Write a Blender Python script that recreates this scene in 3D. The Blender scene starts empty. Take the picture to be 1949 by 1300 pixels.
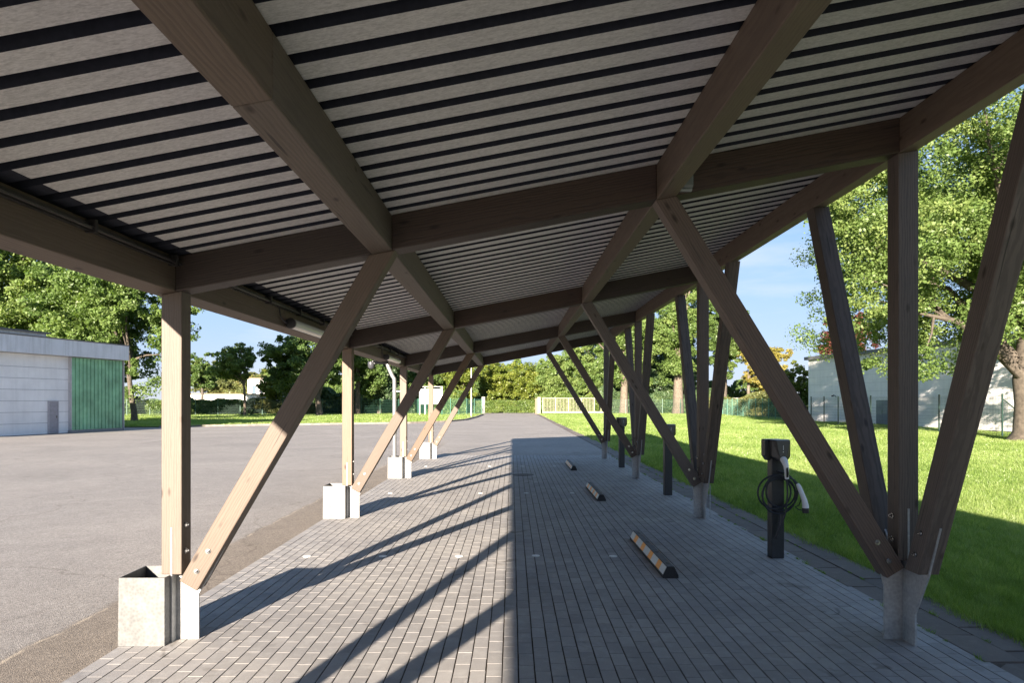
import bpy, bmesh, math, random
import numpy as np
from mathutils import Vector, Matrix
R = math.radians
random.seed(7)
rng = np.random.default_rng(11)
scene = bpy.context.scene
COL = scene.collection

# ------------------------------------------------------------------ camera, sky, sun, exposure
cam_d = bpy.data.cameras.new('camera')
cam = bpy.data.objects.new('camera', cam_d)
COL.objects.link(cam)
CAMZ = 1.66
cam.location = (0, 0, CAMZ)
cam.rotation_euler = (R(90), 0, 0)
cam_d.sensor_width = 36
cam_d.lens = 24.0
cam_d.shift_y = 0.0585
cam_d.clip_start = 0.05
cam_d.clip_end = 3000
scene.camera = cam

SUN_TRAVEL = Vector((1.063, 3.96, -1.0)).normalized()
to_sun = -SUN_TRAVEL
SUN_EL = math.asin(to_sun.z)
SUN_ROT = math.atan2(to_sun.x, to_sun.y)
world = bpy.data.worlds.new("World")
scene.world = world
world.use_nodes = True
wn, wl = world.node_tree.nodes, world.node_tree.links
wn.clear()
wo = wn.new('ShaderNodeOutputWorld'); bg = wn.new('ShaderNodeBackground')
sky = wn.new('ShaderNodeTexSky'); sky.sky_type = 'NISHITA'; sky.sun_disc = False
sky.sun_elevation = SUN_EL; sky.sun_rotation = SUN_ROT
sky.air_density = 1.0; sky.dust_density = 0.1; sky.ozone_density = 5.5
bg.inputs['Strength'].default_value = 0.086
# faint wispy clouds as a real sky layer (varies with direction only)
tc = wn.new('ShaderNodeTexCoord'); mp = wn.new('ShaderNodeMapping'); mp.inputs['Scale'].default_value = (1.2, 1.2, 7.0)
nz = wn.new('ShaderNodeTexNoise'); nz.inputs['Scale'].default_value = 2.2; nz.inputs['Detail'].default_value = 6; nz.inputs['Roughness'].default_value = .6
cr = wn.new('ShaderNodeMapRange'); cr.inputs[1].default_value = .5; cr.inputs[2].default_value = .75; cr.inputs[3].default_value = .05; cr.inputs[4].default_value = .55
mx = wn.new('ShaderNodeMix'); mx.data_type = 'RGBA'; mx.inputs[7].default_value = (2.05, 2.1, 2.15, 1)
wl.new(tc.outputs['Generated'], mp.inputs[0]); wl.new(mp.outputs[0], nz.inputs['Vector']); wl.new(nz.outputs[0], cr.inputs[0])
wl.new(cr.outputs[0], mx.inputs[0])
# soft shoulder on the sky radiance, so that the horizon keeps its blue: c / (1 + c/k) per channel
sh = wn.new('ShaderNodeVectorMath'); sh.operation = 'MULTIPLY_ADD'; sh.inputs[1].default_value = (1/2.2, 1/2.4, 1/3.4); sh.inputs[2].default_value = (1,1,1)
dv = wn.new('ShaderNodeVectorMath'); dv.operation = 'DIVIDE'
wl.new(sky.outputs[0], sh.inputs[0]); wl.new(sky.outputs[0], dv.inputs[0]); wl.new(sh.outputs[0], dv.inputs[1]); wl.new(dv.outputs[0], mx.inputs[6]); wl.new(mx.outputs[2], bg.inputs[0]); wl.new(bg.outputs[0], wo.inputs[0])

sd = bpy.data.lights.new('sun', 'SUN'); sd.energy = 4.2; sd.angle = R(0.5); sd.color = (1.0, .87, .72)
sun = bpy.data.objects.new('sun', sd); COL.objects.link(sun)
sun.rotation_euler = SUN_TRAVEL.to_track_quat('-Z', 'Y').to_euler()
scene.view_settings.view_transform = 'Standard'
scene.view_settings.look = 'None'
scene.view_settings.gamma = 1
scene.view_settings.exposure = 2.5
scene.cycles.max_bounces = 8
scene.cycles.diffuse_bounces = 5
scene.cycles.transparent_max_bounces = 8

# ------------------------------------------------------------------ material helpers
def newmat(name):
    m = bpy.data.materials.new(name); m.use_nodes = True
    nt = m.node_tree
    b = nt.nodes['Principled BSDF']
    return m, nt, b
def N(nt, t, **kw):
    n = nt.nodes.new(t)
    for k, v in kw.items(): setattr(n, k, v)
    return n
def setin(n, **kw):
    for k, v in kw.items(): n.inputs[k.replace('_', ' ')].default_value = v
def ramp(nt, src, stops):
    r = N(nt, 'ShaderNodeValToRGB')
    el = r.color_ramp.elements
    while len(el) < len(stops): el.new(.5)
    for e, (p, c) in zip(el, stops):
        e.position = p; e.color = (*c, 1) if len(c) == 3 else c
    nt.links.new(src, r.inputs[0]); return r.outputs[0]
def noise(nt, vec, scale, detail=4, rough=.55, dist=0):
    n = N(nt, 'ShaderNodeTexNoise'); n.inputs['Scale'].default_value = scale; n.inputs['Detail'].default_value = detail
    n.inputs['Roughness'].default_value = rough; n.inputs['Distortion'].default_value = dist
    if vec is not None: nt.links.new(vec, n.inputs['Vector'])
    return n.outputs[0]
def mapping(nt, vec, scale=(1,1,1), loc=(0,0,0)):
    m = N(nt, 'ShaderNodeMapping'); m.inputs['Scale'].default_value = scale; m.inputs['Location'].default_value = loc
    nt.links.new(vec, m.inputs['Vector']); return m.outputs[0]
def mix(nt, fac, a, b, mode='MIX'):
    m = N(nt, 'ShaderNodeMix', data_type='RGBA', blend_type=mode)
    for sock, v in ((0, fac), (6, a), (7, b)):
        if isinstance(v, (int, float)): m.inputs[sock].default_value = v
        elif isinstance(v, tuple): m.inputs[sock].default_value = (*v, 1) if len(v) == 3 else v
        else: nt.links.new(v, m.inputs[sock])
    return m.outputs[2]
def bump(nt, b, h, strength=.3, dist=.01):
    n = N(nt, 'ShaderNodeBump'); n.inputs['Strength'].default_value = strength; n.inputs['Distance'].default_value = dist
    nt.links.new(h, n.inputs['Height']); nt.links.new(n.outputs[0], b.inputs['Normal'])
def objco(nt): return N(nt, 'ShaderNodeTexCoord').outputs['Object']
def attr(nt, name):
    a = N(nt, 'ShaderNodeAttribute'); a.attribute_name = name; return a.outputs['Fac']
def math_(nt, op, a, b=0, c=None):
    m = N(nt, 'ShaderNodeMath', operation=op)
    for i, v in enumerate((a, b, c)):
        if v is None: continue
        if isinstance(v, (int, float)): m.inputs[i].default_value = v
        else: nt.links.new(v, m.inputs[i])
    return m.outputs[0]

def mat_wood(name, c_dark, c_light, warm):
    m, nt, b = newmat(name)
    co = objco(nt)
    oi = N(nt, 'ShaderNodeObjectInfo')
    off = N(nt, 'ShaderNodeCombineXYZ')
    nt.links.new(math_(nt, 'MULTIPLY', oi.outputs['Random'], 37.0), off.inputs[0])
    nt.links.new(math_(nt, 'MULTIPLY', oi.outputs['Random'], .11), off.inputs[1])
    va = N(nt, 'ShaderNodeVectorMath', operation='ADD'); nt.links.new(co, va.inputs[0]); nt.links.new(off.outputs[0], va.inputs[1])
    p = va.outputs[0]
    # growth rings: distorted long cones around the axis of the timber
    pr = mapping(nt, p, (.16, 1, 1), (0, .06, .05))
    w = N(nt, 'ShaderNodeTexWave', wave_type='RINGS', rings_direction='X')
    setin(w, Scale=18.0, Distortion=6.0, Detail=3.0, Detail_Scale=1.6, Detail_Roughness=.55)
    nt.links.new(pr, w.inputs['Vector'])
    fib = noise(nt, mapping(nt, p, (3, 120, 120)), 1.0, 5, .65)
    blot = noise(nt, mapping(nt, p, (1.1, 4, 4)), 1.0, 4, .6)
    col = ramp(nt, w.outputs['Fac'], [(0, c_dark), (.55, c_light), (1, c_light)])
    col = mix(nt, .3, col, ramp(nt, fib, [(.3, tuple(x*.6 for x in c_light)), (.7, tuple(x*1.25 for x in c_light))]))
    col = mix(nt, ramp(nt, blot, [(.42, (0,0,0)), (.7, (.55,.55,.55))]), col, warm)
    hv = N(nt, 'ShaderNodeHueSaturation'); nt.links.new(col, hv.inputs['Color'])
    nt.links.new(math_(nt, 'MULTIPLY_ADD', oi.outputs['Random'], .5, .78), hv.inputs['Value'])
    nt.links.new(math_(nt, 'MULTIPLY_ADD', math_(nt, 'FRACT', math_(nt, 'MULTIPLY', oi.outputs['Random'], 7.3)), .5, .72), hv.inputs['Saturation'])
    col = hv.outputs[0]
    # knots
    v = N(nt, 'ShaderNodeTexVoronoi'); v.inputs['Scale'].default_value = 1.0
    nt.links.new(mapping(nt, p, (3.4, 9, 9)), v.inputs['Vector'])
    kd = ramp(nt, v.outputs['Distance'], [(.05, (.25,.2,.18)), (.10, (.55,.5,.46)), (.16, (1,1,1))])
    col = mix(nt, 1.0, col, kd, 'MULTIPLY')
    # short dark checks along the grain
    ck = noise(nt, mapping(nt, p, (1.7, 60, 60), (3, 1, 0)), 1.0, 2, .4)
    ckr = ramp(nt, ck, [(.26, (.35,.35,.35)), (.31, (1,1,1))])
    col = mix(nt, 1.0, col, ckr, 'MULTIPLY')
    nt.links.new(col, b.inputs['Base Color']); b.inputs['Roughness'].default_value = .62
    hh = math_(nt, 'ADD', math_(nt, 'MULTIPLY', w.outputs['Fac'], .5), math_(nt, 'ADD', fib, ckr))
    bump(nt, b, hh, .4, .003)
    return m

WOOD = mat_wood('stained_spruce', (.090,.060,.040), (.124,.085,.058), (.096,.068,.048))
WOODG = mat_wood('stained_spruce_shaded', (.050,.038,.032), (.104,.080,.067), (.070,.056,.049))  # right-hand timbers: same wood, their shade put into a greyer, darker colour
WOODX = mat_wood('stained_spruce_deep_shade', (.018,.011,.009), (.044,.027,.020), (.032,.021,.017))  # cross beams: same wood, their shade put into a near-black colour

def mat_simple(name, color, rough=.5, metal=0, var=.12, scale=8, bmp=0, bscale=60, spec=.5):
    m, nt, b = newmat(name)
    co = objco(nt)
    n = noise(nt, co, scale, 5, .6)
    c2 = tuple(max(0, x*(1-var)) for x in color); c3 = tuple(min(1, x*(1+var)) for x in color)
    nt.links.new(ramp(nt, n, [(.3, c2), (.7, c3)]), b.inputs['Base Color'])
    b.inputs['Roughness'].default_value = rough; b.inputs['Metallic'].default_value = metal
    b.inputs['Specular IOR Level'].default_value = spec
    if bmp: bump(nt, b, noise(nt, co, bscale, 4, .6), bmp, .004)
    return m

def mat_galv(name='galvanised_steel', base=.5):
    m, nt, b = newmat(name)
    co = objco(nt)
    v = N(nt, 'ShaderNodeTexVoronoi'); v.inputs['Scale'].default_value = 45; nt.links.new(co, v.inputs['Vector'])
    n = noise(nt, co, 7, 5, .65, .6)
    col = mix(nt, .25, ramp(nt, n, [(.3, (base*.72, base*.75, base*.76)), (.7, (base*1.05,)*3)]), v.outputs['Distance'], 'SOFT_LIGHT')
    st = noise(nt, mapping(nt, co, (14, 14, 1.2)), 1, 4, .6)
    col = mix(nt, 1.0, col, ramp(nt, st, [(.3, (.86,.87,.88)), (.55, (1,1,1))]), 'MULTIPLY')
    nt.links.new(col, b.inputs['Base Color'])
    b.inputs['Metallic'].default_value = .25; b.inputs['Roughness'].default_value = .5
    bump(nt, b, n, .15, .004)
    return m
GALV = mat_galv(base=.40)
GALVB = mat_galv('galvanised_box_sheet', .14)
BOLT = mat_simple('bolt_steel', (.38,.38,.38), .22, .9)
BLACKM = mat_simple('black_powder_coat', (.014,.015,.018), .42, 0, .3, 30)
BLACKP = mat_simple('black_plastic', (.018,.019,.022), .35, 0, .3, 40)
GREYP = mat_simple('grey_gloss_plastic', (.05,.052,.06), .22, 0, .1, 40)
RUBBER = mat_simple('cable_rubber', (.012,.013,.02), .5, 0, .3, 60)
WHITEP = mat_simple('white_plastic', (.62,.63,.65), .4, 0, .06, 20)
WHITED = mat_simple('white_marker_paint', (.75,.75,.73), .5, 0, .1, 30)
DARKM = mat_simple('dark_trim', (.03,.028,.03), .5, 0, .2, 20)
DIFF = mat_simple('lamp_diffuser', (.55,.56,.52), .15, 0, .06, 5)
BLACKR = mat_simple('black_rubber', (.02,.02,.022), .7, 0, .3, 50, .3, 120)

def mat_felt():
    m, nt, b = newmat('grey_fleece')
    co = objco(nt)
    f1 = noise(nt, mapping(nt, co, (16, 60, 60)), 1, 6, .75, .8)
    f2 = noise(nt, co, 2.2, 4, .6)
    f3 = noise(nt, mapping(nt, co, (45, 150, 150)), 1, 3, .7)
    col = ramp(nt, f1, [(.40, (.29,.29,.30)), (.5, (.54,.535,.54)), (.62, (.68,.675,.68))])
    col = mix(nt, .5, col, ramp(nt, f3, [(.35, (.20,.19,.19)), (.6, (.50,.475,.45))]), 'MULTIPLY') if False else mix(nt, .35, col, ramp(nt, f3, [(.42, (.24,.235,.24)), (.58, (.80,.785,.775))]))
    col = mix(nt, .5, col, ramp(nt, f2, [(.3, (.48,.478,.485)), (.7, (.61,.607,.61))]))
    nt.links.new(col, b.inputs['Base Color']); b.inputs['Roughness'].default_value = .95; b.inputs['Specular IOR Level'].default_value = .1
    bump(nt, b, f1, .4, .003)
    return m
FELT = mat_felt()
RIBM = mat_simple('painted_rib_shade', (.020,.023,.036), .8, 0, .2, 30, spec=.2)  # near-black stands in for shade inside the ribs; also covers eave edge and top

def mat_asphalt():
    m, nt, b = newmat('asphalt')
    co = objco(nt)
    v = N(nt, 'ShaderNodeTexVoronoi'); v.inputs['Scale'].default_value = 130; nt.links.new(co, v.inputs['Vector'])
    st = ramp(nt, v.outputs['Color'], [(.15, (.13,.12,.11)), (.5, (.29,.265,.245)), (.85, (.50,.465,.43))])
    n1 = noise(nt, co, .35, 6, .6, .5); n2 = noise(nt, co, 3.5, 5, .65); n3 = noise(nt, co, 38, 3, .6)
    col = mix(nt, .45, st, ramp(nt, n3, [(.3, (.18,.165,.155)), (.7, (.39,.36,.335))]))
    col = mix(nt, 1, col, ramp(nt, n1, [(.3, (.80,.80,.80)), (.7, (1.08,1.07,1.06))]), 'MULTIPLY')
    col = mix(nt, 1, col, ramp(nt, n2, [(.3, (.88,.87,.86)), (.7, (1.05,1.05,1.05))]), 'MULTIPLY')
    # older darker brown strip alongside the paving
    sx = N(nt, 'ShaderNodeSeparateXYZ'); nt.links.new(co, sx.inputs[0])
    xx = math_(nt, 'ADD', sx.outputs[0], math_(nt, 'MULTIPLY', math_(nt, 'SUBTRACT', noise(nt, co, 2.2, 4, .6), .5), .16))
    strip = ramp(nt, math_(nt, 'ADD', math_(nt, 'MULTIPLY', xx, .2), 1), [(.335, (0,0,0)), (.349, (1,1,1))])
    strip2 = ramp(nt, sx.outputs[0], [(0, (1,1,1)), (.001, (0,0,0))])
    near = ramp(nt, math_(nt, 'MULTIPLY', sx.outputs[1], .01), [(.22, (1,1,1)), (.30, (0,0,0))])
    left = math_(nt, 'LESS_THAN', sx.outputs[0], -2.6)
    fac = math_(nt, 'MULTIPLY', math_(nt, 'MULTIPLY', strip, left), near)
    col = mix(nt, fac, col, mix(nt, 1, col, (.80,.74,.66), 'MULTIPLY'))
    # thin crack filled with pale grit along the seam
    seam = ramp(nt, math_(nt, 'ABSOLUTE', math_(nt, 'ADD', xx, 3.27)), [(.006, (1,1,1)), (.02, (0,0,0))])
    seamn = ramp(nt, noise(nt, co, 5, 3, .6), [(.42, (0,0,0)), (.6, (.6,.6,.6))])
    col = mix(nt, math_(nt, 'MULTIPLY', seam, seamn), col, (.50,.42,.32))
    # wandering hairline cracks
    vc = N(nt, 'ShaderNodeTexVoronoi', feature='DISTANCE_TO_EDGE'); vc.inputs['Scale'].default_value = .22
    nd = N(nt, 'ShaderNodeTexNoise'); nd.inputs['Scale'].default_value = 1.2; nd.inputs['Detail'].default_value = 6; nt.links.new(co, nd.inputs['Vector'])
    nv = N(nt, 'ShaderNodeVectorMath', operation='MULTIPLY_ADD'); nt.links.new(nd.outputs['Color'], nv.inputs[0]); nv.inputs[1].default_value = (1.2,1.2,0); nt.links.new(co, nv.inputs[2])
    nt.links.new(nv.outputs[0], vc.inputs['Vector'])
    ck = ramp(nt, vc.outputs['Distance'], [(.0008, (.72,.70,.68)), (.0028, (1,1,1))])
    col = mix(nt, 1, col, ck, 'MULTIPLY')
    nt.links.new(col, b.inputs['Base Color']); b.inputs['Roughness'].default_value = .85
    bump(nt, b, v.outputs['Distance'], .7, .004)
    return m
ASPH = mat_asphalt()

def mat_paver(name, lo, hi, blotc):
    m, nt, b = newmat(name)
    co = objco(nt); t = attr(nt, 'tint')
    base = ramp(nt, t, [(0, lo), (1, hi)])
    n1 = noise(nt, co, 260, 3, .7); n2 = noise(nt, co, 9, 6, .7); n3 = noise(nt, co, .9, 4, .6)
    col = mix(nt, 1, base, ramp(nt, n1, [(.25, (.72,.72,.72)), (.75, (1.2,1.2,1.2))]), 'MULTIPLY')
    col = mix(nt, ramp(nt, n2, [(.5, (0,0,0)), (.72, (.55,.55,.55))]), col, blotc)
    col = mix(nt, 1, col, ramp(nt, n3, [(.3, (.80,.80,.82)), (.7, (1.10,1.09,1.07))]), 'MULTIPLY')
    n4 = noise(nt, co, 4.5, 3, .5, 1.0); n5 = noise(nt, co, .55, 3, .5)
    spot = math_(nt, 'MULTIPLY', ramp(nt, n4, [(.60, (0,0,0)), (.70, (1,1,1))]), ramp(nt, n5, [(.5, (0,0,0)), (.6, (.8,.8,.8))]))
    col = mix(nt, spot, col, mix(nt, 1, col, (.5,.48,.46), 'MULTIPLY'))
    nt.links.new(col, b.inputs['Base Color']); b.inputs['Roughness'].default_value = .75
    bump(nt, b, math_(nt, 'ADD', n1, n2), .35, .003)
    return m
PAVER = mat_paver('concrete_paver', (.275,.265,.26), (.385,.37,.36), (.45,.44,.43))
SLAB = mat_paver('old_kerb_slab', (.105,.085,.075), (.18,.148,.13), (.22,.19,.165))
JOINT = mat_simple('joint_sand', (.06,.045,.032), .95, 0, .6, 60, .5, 200)

def mat_ground(name, a, c, d):
    m, nt, b = newmat(name)
    co = objco(nt)
    n1 = noise(nt, co, .12, 5, .6); n2 = noise(nt, co, 3, 6, .7); n3 = noise(nt, co, 70, 3, .7)
    col = mix(nt, n1, a, c)
    col = mix(nt, ramp(nt, n2, [(.35, (0,0,0)), (.75, (.7,.7,.7))]), col, d)
    col = mix(nt, 1, col, ramp(nt, n3, [(.3, (.6,.6,.6)), (.7, (1.25,1.25,1.25))]), 'MULTIPLY')
    nt.links.new(col, b.inputs['Base Color']); b.inputs['Roughness'].default_value = .9; b.inputs['Specular IOR Level'].default_value = .2
    bump(nt, b, n3, .8, .02)
    return m
LAWN = mat_ground('lawn_soil_and_grass', (.10,.15,.035), (.14,.18,.05), (.18,.18,.07))

def mat_leaf(name, cols, trans=.35, rough=.45):
    m, nt, b = newmat(name)
    t = attr(nt, 'tint')
    n = len(cols)
    col = ramp(nt, t, [(i/(n-1), c) for i, c in enumerate(cols)])
    nt.links.new(col, b.inputs['Base Color']); b.inputs['Roughness'].default_value = rough
    b.inputs['Specular IOR Level'].default_value = .35
    tr = N(nt, 'ShaderNodeBsdfTranslucent'); nt.links.new(mix(nt, 1, col, (1.25,1.35,.55), 'MULTIPLY'), tr.inputs[0])
    ms = N(nt, 'ShaderNodeMixShader'); ms.inputs[0].default_value = trans
    nt.links.new(b.outputs[0], ms.inputs[1]); nt.links.new(tr.outputs[0], ms.inputs[2])
    nt.links.new(ms.outputs[0], nt.nodes['Material Output'].inputs[0])
    return m
LEAF = {
 'oak':    mat_leaf('leaf_oak', [(.062,.115,.03), (.135,.205,.055), (.25,.30,.10)], .4),
 'green':  mat_leaf('leaf_green', [(.05,.09,.028), (.095,.155,.042), (.17,.22,.06)], .35),
 'dark':   mat_leaf('leaf_dark', [(.04,.075,.04), (.075,.125,.055), (.14,.19,.07)], .35),
 'yellow': mat_leaf('leaf_yellow', [(.12,.12,.025), (.24,.21,.045), (.36,.29,.09)], .35),
 'lime':   mat_leaf('leaf_lime', [(.07,.11,.02), (.14,.18,.03), (.24,.25,.04)], .35),
 'purple': mat_leaf('leaf_purple', [(.06,.022,.02), (.12,.04,.035), (.2,.08,.05)], .25),
 'hedge':  mat_leaf('leaf_hedge', [(.05,.085,.02), (.09,.14,.03), (.16,.19,.045)], .25),
 'olive':  mat_leaf('leaf_olive', [(.06,.08,.03), (.12,.14,.045), (.22,.19,.07)], .3),
}
GRASS = mat_leaf('grass_blades', [(.09,.165,.035), (.24,.34,.085), (.46,.50,.24)], .5, .32)
BARK = mat_simple('bark', (.085,.07,.055), .9, 0, .45, 6, .8, 14)
BARKL = mat_simple('pale_bark', (.13,.105,.08), .9, 0, .4, 5, .6, 12)

# ------------------------------------------------------------------ object helpers
def link(o, parent=None):
    COL.objects.link(o)
    if parent is not None: o.parent = parent
    return o
def tag(o, label=None, cat=None, group=None, kind=None):
    if label: o['label'] = label
    if cat: o['category'] = cat
    if group: o['group'] = group
    if kind: o['kind'] = kind
    return o
def thing(name, label, cat, loc=(0,0,0), rz=0, group=None):
    o = bpy.data.objects.new(name, None); o.empty_display_size = .2
    o.location = loc; o.rotation_euler = (0, 0, rz); link(o)
    return tag(o, label, cat, group)
def copy_tree(o, parent=None):
    c = o.copy(); link(c); c.parent = parent
    for ch in list(o.children): copy_tree(ch, c)
    return c

class MB:
    def __init__(s): s.v = []; s.f = []; s.m = []
    def add(s, vs, fs, m=0):
        n = len(s.v); s.v += [tuple(p) for p in vs]
        for f in fs: s.f.append([i+n for i in f]); s.m.append(m)
        return s
    def box(s, x0, x1, y0, y1, z0, z1, m=0):
        return s.add([(x0,y0,z0),(x1,y0,z0),(x1,y1,z0),(x0,y1,z0),(x0,y0,z1),(x1,y0,z1),(x1,y1,z1),(x0,y1,z1)],
                     [(0,3,2,1),(4,5,6,7),(0,1,5,4),(1,2,6,5),(2,3,7,6),(3,0,4,7)], m)
    def prism(s, pts, axis, a, b, m=0):
        """polygon pts (2D) extruded between a and b along axis 0/1/2"""
        def mk(p, t):
            return [(t, p[0], p[1]), (p[0], t, p[1]), (p[0], p[1], t)][axis]
        n = len(pts)
        vs = [mk(p, a) for p in pts] + [mk(p, b) for p in pts]
        fs = [tuple(range(n)), tuple(range(2*n-1, n-1, -1))] + [((i+1) % n, i, i+n, (i+1) % n+n) for i in range(n)]
        return s.add(vs, fs, m)
    def tube(s, pts, rad, seg=8, m=0, cap=True, close=False):
        pts = [Vector(p) for p in pts]; n = len(pts)
        rads = rad if isinstance(rad, (list, tuple)) else [rad]*n
        rings = []; up = None
        for i, p in enumerate(pts):
            if close: d = pts[(i+1) % n]-pts[i-1]
            else: d = (pts[min(i+1, n-1)]-pts[max(i-1, 0)])
            d.normalize()
            if up is None:
                up = Vector((0,0,1)) if abs(d.z) < .9 else Vector((1,0,0))
            x = d.cross(up).normalized(); up = x.cross(d).normalized()
            rings.append([p + (x*math.cos(2*math.pi*k/seg)+up*math.sin(2*math.pi*k/seg))*rads[i] for k in range(seg)])
        vs = [q for r in rings for q in r]; fs = []
        for i in range(n-1 if not close else n):
            j = (i+1) % n
            for k in range(seg):
                fs.append((i*seg+k, i*seg+(k+1) % seg, j*seg+(k+1) % seg, j*seg+k))
        if cap and not close:
            fs.append(tuple(range(seg-1, -1, -1))); fs.append(tuple((n-1)*seg+k for k in range(seg)))
        return s.add(vs, fs, m)
    def build(s, name, mats, parent=None, bevel=0, smooth=False, loc=None, matrix=None):
        me = bpy.data.meshes.new(name); me.from_pydata(s.v, [], s.f)
        if not isinstance(mats, (list, tuple)): mats = [mats]
        for m in mats: me.materials.append(m)
        me.polygons.foreach_set('material_index', s.m)
        bm = bmesh.new(); bm.from_mesh(me)
        bmesh.ops.recalc_face_normals(bm, faces=bm.faces)
        if bevel:
            es = [e for e in bm.edges if len(e.link_faces) == 2 and e.calc_face_angle(0) > .5]
            bmesh.ops.bevel(bm, geom=es, offset=bevel, segments=2, affect='EDGES', profile=.5)
        bm.to_mesh(me); bm.free()
        if smooth:
            me.polygons.foreach_set('use_smooth', [True]*len(me.polygons))
            try: me.set_sharp_from_angle(angle=R(40))
            except Exception: pass
        o = bpy.data.objects.new(name, me)
        if matrix is not None: o.matrix_local = matrix
        if loc is not None: o.location = loc
        return link(o, parent)

def np_mesh(name, verts, faces_per, nv, mats, parent=None, tint=None):
    """verts (N*nv,3); consecutive groups of nv verts form faces"""
    me = bpy.data.meshes.new(name)
    nf = len(verts)//nv
    me.vertices.add(len(verts)); me.vertices.foreach_set('co', np.ascontiguousarray(verts, dtype=np.float32).ravel())
    me.loops.add(nf*nv); me.loops.foreach_set('vertex_index', np.arange(nf*nv, dtype=np.int32))
    me.polygons.add(nf); me.polygons.foreach_set('loop_start', np.arange(0, nf*nv, nv, dtype=np.int32))
    try: me.polygons.foreach_set('loop_total', np.full(nf, nv, dtype=np.int32))
    except Exception: pass
    for m in mats: me.materials.append(m)
    if tint is not None:
        a = me.attributes.new('tint', 'FLOAT', 'FACE'); a.data.foreach_set('value', np.ascontiguousarray(tint, dtype=np.float32))
    me.update(calc_edges=True)
    o = bpy.data.objects.new(name, me)
    return link(o, parent)

def timber(name, p0, p1, w, h, up, mat, parent, n0=None, n1=None, shear=0, bevel=.006):
    """squared timber p0->p1; w across, h along 'up'; cut at the ends by planes with normals n0/n1.
    Mesh is local: X along the timber."""
    p0 = Vector(p0); p1 = Vector(p1); ax = (p1-p0); L = ax.length; ax.normalize()
    up = Vector(up); side = up.cross(ax).normalized(); up = ax.cross(side).normalized()
    M = Matrix((ax, side, up)).transposed().to_4x4(); M.translation = p0
    mb = MB(); vs = []
    for (o, nrm) in ((0, n0), (L, n1)):
        for sy, sz in ((-1,-1), (1,-1), (1,1), (-1,1)):
            y = sy*w/2; z = sz*h/2 + shear*y
            x = o
            if nrm is not None:
                nl = M.to_3x3().transposed() @ Vector(nrm)
                x = o - (nl.y*y + nl.z*z)/nl.x
            vs.append((x, y, z))
    mb.add(vs, [(0,1,2,3), (4,7,6,5), (0,4,5,1), (1,5,6,2), (2,6,7,3), (3,7,4,0)])
    return mb.build(name, mat, parent, bevel=bevel, matrix=M)

def at(px, py, Y):     # photograph pixel -> world point at distance Y
    return Vector(((px-974.5)*Y/1299.0, Y, CAMZ+(765-py)*Y/1299.0))
def xat(px, Y): return (px-974.5)*Y/1299.0

# ------------------------------------------------------------------ SETTING: ground, asphalt, paving
def sheet(name, pts, z, mat, kind='structure'):
    mb = MB(); mb.add([(x, y, z) for x, y in pts], [tuple(range(len(pts)))])
    o = mb.build(name, mat)
    if o.data.polygons[0].normal.z < 0: o.data.flip_normals()
    return tag(o, kind=kind)
sheet('ground', [(-900,-300), (900,-300), (900,1500), (-900,1500)], -.03, LAWN)
KERB = [(-40,40.5), (-22.5,43.5), (-17.1,46.9), (-11.2,49.6), (-7.7,51.3), (-5.3,54.5), (-4.1,60), (-3.7,70), (-3.6,84)]
sheet('asphalt_road', [(-60,-45), (3.12,-45), (3.12,91.5), (40,93), (40,97), (-40,97), (-40,93), (-3.6,91.5)] + KERB[::-1] + [(-60,38)], -.010, ASPH)
tag(bpy.data.objects['asphalt_road'], 'grey asphalt yard running to the gate')
sheet('lawn_verge', [(-90,42)] + [(-60,38)] + KERB + [(-3.6,91), (-90,91)], .03, LAWN)
PX0, PX1, PY0, PY1 = -2.66, 3.0, -9.0, 21.0
sheet('joint_bed', [(PX0,PY0), (3.56,PY0), (3.56,PY1), (PX0,PY1)], -.006, JOINT)
sheet('kerb_bed', [(3.10,PY1), (3.56,PY1), (3.56,91), (3.10,91)], -.006, JOINT)

def pavers(name, x0, x1, y0, y1, w, l, jw, jl, mat, zj=.0004, inset=.004, lenvar=0, wavy=0, tilt=.0012):
    cols = int(round((x1-x0)/w)); V = []; T = []
    for c in range(cols):
        xa = x0 + c*w
        y = y0 + (c % 2)*l*.5 + random.uniform(-.02, .02)
        while y < y1-.02:
            ll = l*(1+random.uniform(-lenvar, lenvar))
            ya, yb = y, min(y+ll, y1)
            dx = random.uniform(-.0012, .0012) + wavy*math.sin(y*.7+c); dz = random.uniform(-zj, zj)
            tx, ty = random.uniform(-tilt, tilt), random.uniform(-tilt, tilt)
            X0, X1, Y0, Y1 = xa+jw/2+dx, xa+w-jw/2+dx, ya+jl/2, yb-jl/2
            i = inset
            b = [(X0,Y0,-.008), (X1,Y0,-.008), (X1,Y1,-.008), (X0,Y1,-.008)]
            m_ = [(X0,Y0,-.0004+dz), (X1,Y0,-.0004+dz), (X1,Y1,-.0004+dz), (X0,Y1,-.0004+dz)]
            t = [(X0+i,Y0+i,dz-tx-ty), (X1-i,Y0+i,dz+tx-ty), (X1-i,Y1-i,dz+tx+ty), (X0+i,Y1-i,dz-tx+ty)]
            t = [(p[0], (Y0+.0022 if k < 2 else Y1-.0022), dz + (tx*(1 if k in (1,2) else -1) + ty*(1 if k in (2,3) else -1))*w*2) for k, p in enumerate(t)]
            V += t
            for k in range(4):
                V += [m_[k], m_[(k+1) % 4], t[(k+1) % 4], t[k]]
                V += [b[k], b[(k+1) % 4], m_[(k+1) % 4], m_[k]]
            tv = min(1, max(0, random.gauss(.5, .17)))
            T += [tv]*9
            y += ll
    o = np_mesh(name, np.array(V), None, 4, [mat], tint=np.array(T))
    return tag(o, kind='structure')
pavers('paving', PX0, PX1, PY0, PY1, .1, .2, .0085, .0045, PAVER)
tag(bpy.data.objects['paving'], 'grey block paving in long running rows under the carport')
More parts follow.
